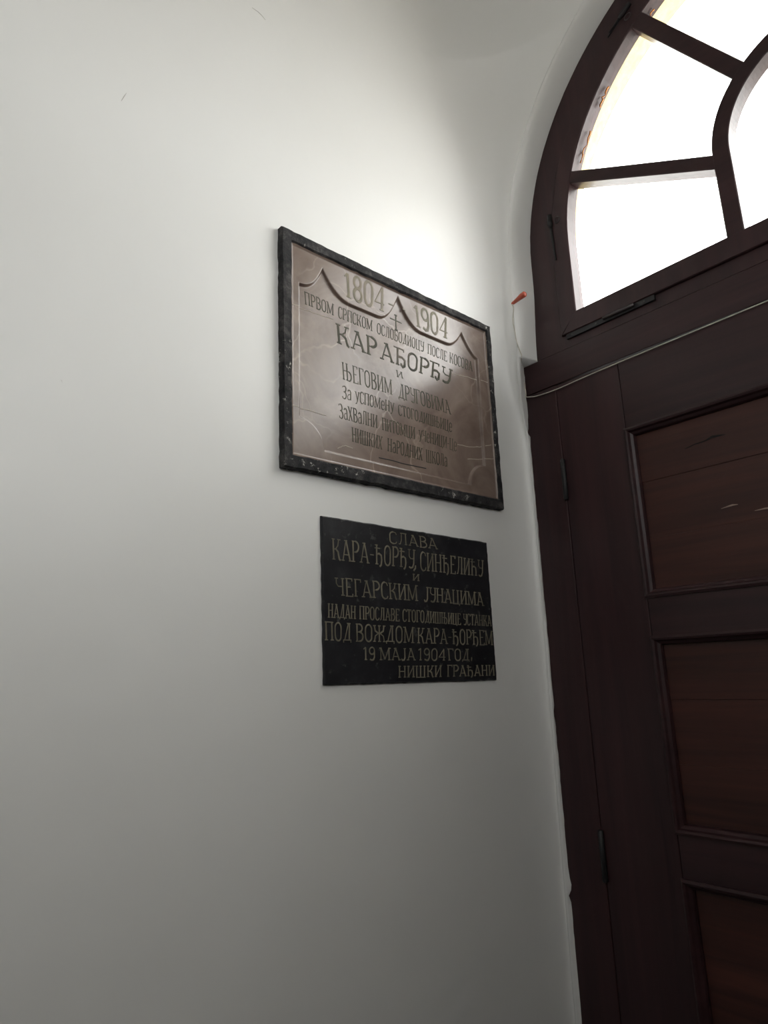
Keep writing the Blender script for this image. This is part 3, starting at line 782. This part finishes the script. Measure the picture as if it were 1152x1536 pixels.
for pts in ([(.6484,.7141),(.6719,.7169),(.71,.7185),(.7596,.7213)], [(.644,.5021),(.6756,.5019),(.70,.5035),(.7388,.502)], [(1.1162,.7024),(1.15,.705),(1.1816,.7087),(1.2398,.7104),(1.255,.7108)],
            [(1.1214,.5216),(1.1638,.5236),(1.20,.531),(1.2395,.5426)], [(1.1536,.4914),(1.20,.499),(1.2475,.508)], [(.7655,.4393),(.7775,.446),(.7875,.4494),(.8046,.4472)]):
    bm = bmesh.new(); p = []
    rr = random.Random(len(pts)*7)
    for a, b in zip(pts, pts[1:]):
        for i in range(5): t = i/5; p.append((lerp(a[0], b[0], t), H+lerp(a[1], b[1], t)+(rr.random()-.5)*.0014))
    p.append((pts[-1][0], H+pts[-1][1]))
    # follow the face of the slab
    inn = [inside(y, z-H) for y, z in p]
    ribbon(bm, p, .0016, LOW+.0002, .0003, .6)
    if not all(inn): ribbon(bm, p, .0016, HI+.0001, .0003, .6)
    if not all(inn):
        # keep only what lies on each level
        for f in bm.faces[:]:
            c = f.calc_center_median(); up = c.x > (HI+LOW)/2
            if up == inside(c.y, c.z-H): bm.faces.remove(f)
    obj('repair_seam', bm, SEAM, pq)['label'] = 'pale mended crack'
bm = bmesh.new(); ribbon(bm, [(.874, H+.4407), (.913, H+.4418), (.9418, H+.4403), (1.0124, H+.4422)], .0022, LOW+.0002, .0004, .6)
obj('scratch', bm, IRON, pq)['label'] = 'dark scratch under the last line'

# ---------------------------------------------------------------- lower plaque
pk = empty('memorial_plaque', (0, .962, H-.022), 'black stone plaque with dull gilt lettering, lower and smaller of the two on the wall', 'plaque')
bq = qmap([(0.7231, 0.2958), (1.2006, 0.2938), (1.202, -0.0206), (0.725, -0.0148)])
LB = loop(bq); rows = []; bm = bmesh.new()
cen = Vector((.9625, .139))
for i, o in enumerate(LB):
    o = o+Vector((noise.noise((o.x*70, o.y*70, 21)), noise.noise((o.x*70, o.y*70, 25))))*.0013
    d = (cen-o); d = Vector((math.copysign(min(abs(d.x), .0025), d.x), math.copysign(min(abs(d.y), .0025), d.y)))
    rows.append([bm.verts.new((x, p.x, H+p.y)) for x, p in ((-.004, o), (.0035, o), (.006, o+d))])
for i in range(len(rows)):
    r, s = rows[i], rows[(i+1) % len(rows)]
    for j in range(2): bm.faces.new((r[j], r[j+1], s[j+1], s[j]))
bm.faces.new([r[2] for r in rows])
obj('slab', bm, BLACK, pk)
ST2 = {'A': (.0031, .0019, .006, .0008, .0032), 'B': (.0037, .0022, .006, .0008, .0036), 'C': (.0030, .0018, .006, .0008, .0028), 'D': (.0036, .0022, .006, .0008, .0038),
       'E': (.0028, .0017, .006, .0007, .0024), 'F': (.0034, .0021, .006, .0008, .0034), 'G': (.0032, .0020, .006, .0007, .0030), 'H': (.0032, .0020, .006, .0007, .0030)}
lines(INSC2, ST2, pk, {'*': GILT}, .55)

# ================================================================ red cap and cable
def surf(z, y):
    """x of the plaster between wall and door at height z and depth y"""
    p = section(z)
    for (x0, y0), (x1, y1) in zip(p, p[1:]):
        if y0 <= y <= y1 and y1 > y0: return lerp(x0, x1, (y-y0)/(y1-y0))
    return p[-1][0]
zc = .9405; y0 = 1.318
x0 = .0535
bm = bmesh.new()
tube(bm, [(x0-.006, y0+.004, H+zc-.001), (x0, y0, H+zc), (x0+.018, y0-.004, H+zc+.0005), (x0+.036, y0-.008, H+zc+.0012), (x0+.046, y0-.0095, H+zc+.0015), (x0+.0485, y0-.010, H+zc+.0015)], [.0034, .0042, .0054, .0074, .0074, .0050], 14)
cap = obj('plastic_plug', bm, RED, None, True)
tag(cap, 'small orange-red plastic plug sticking out of the white plaster beside the fanlight', 'plug')
bm = bmesh.new(); tube(bm, [(x0-.007, y0+.0045, H+zc-.001), (x0-.003, y0+.002, H+zc-.0005)], [.0048, .0054], 10)
obj('collar', bm, IRON, cap, True)['label'] = 'dark collar'
wire = [(x0-.001, y0-.003, H+zc-.004)]
for z, y in ((.925, 1.316), (.89, 1.3155), (.86, 1.3165), (.83, 1.3180), (.805, 1.322), (.79, 1.328)):
    wire.append((surf(z, y)+.0016, y-.001, H+z))
wire += [(.046, 1.340, H+.774), (.036, 1.358, H+.745), (.030, D-.006, H+.715), (.028, D-.004, H+.6985)]
bm = bmesh.new(); tube(bm, bez(wire, 5), .0013, 7)
wo = obj('cable', bm, WHITE_PVC, None, True)
tag(wo, 'thin off-white cable running down the plaster edge and across the top of the door', 'cable')
bm = bmesh.new()
tube(bm, bez([(.028, D-.004, H+.6985), (.06, D-.0045, H+.6895), (.12, D-.004, H+.6865), (.20, D-.0038, H+.6895), (.32, D-.0035, H+.6925), (.62, D-.0035, H+.6970), (1.0, D-.0035, H+.701), (1.55, D-.0035, H+.704)], 8), .0013, 8)
o = obj('door_run', bm, WHITE_PVC, wo, True)
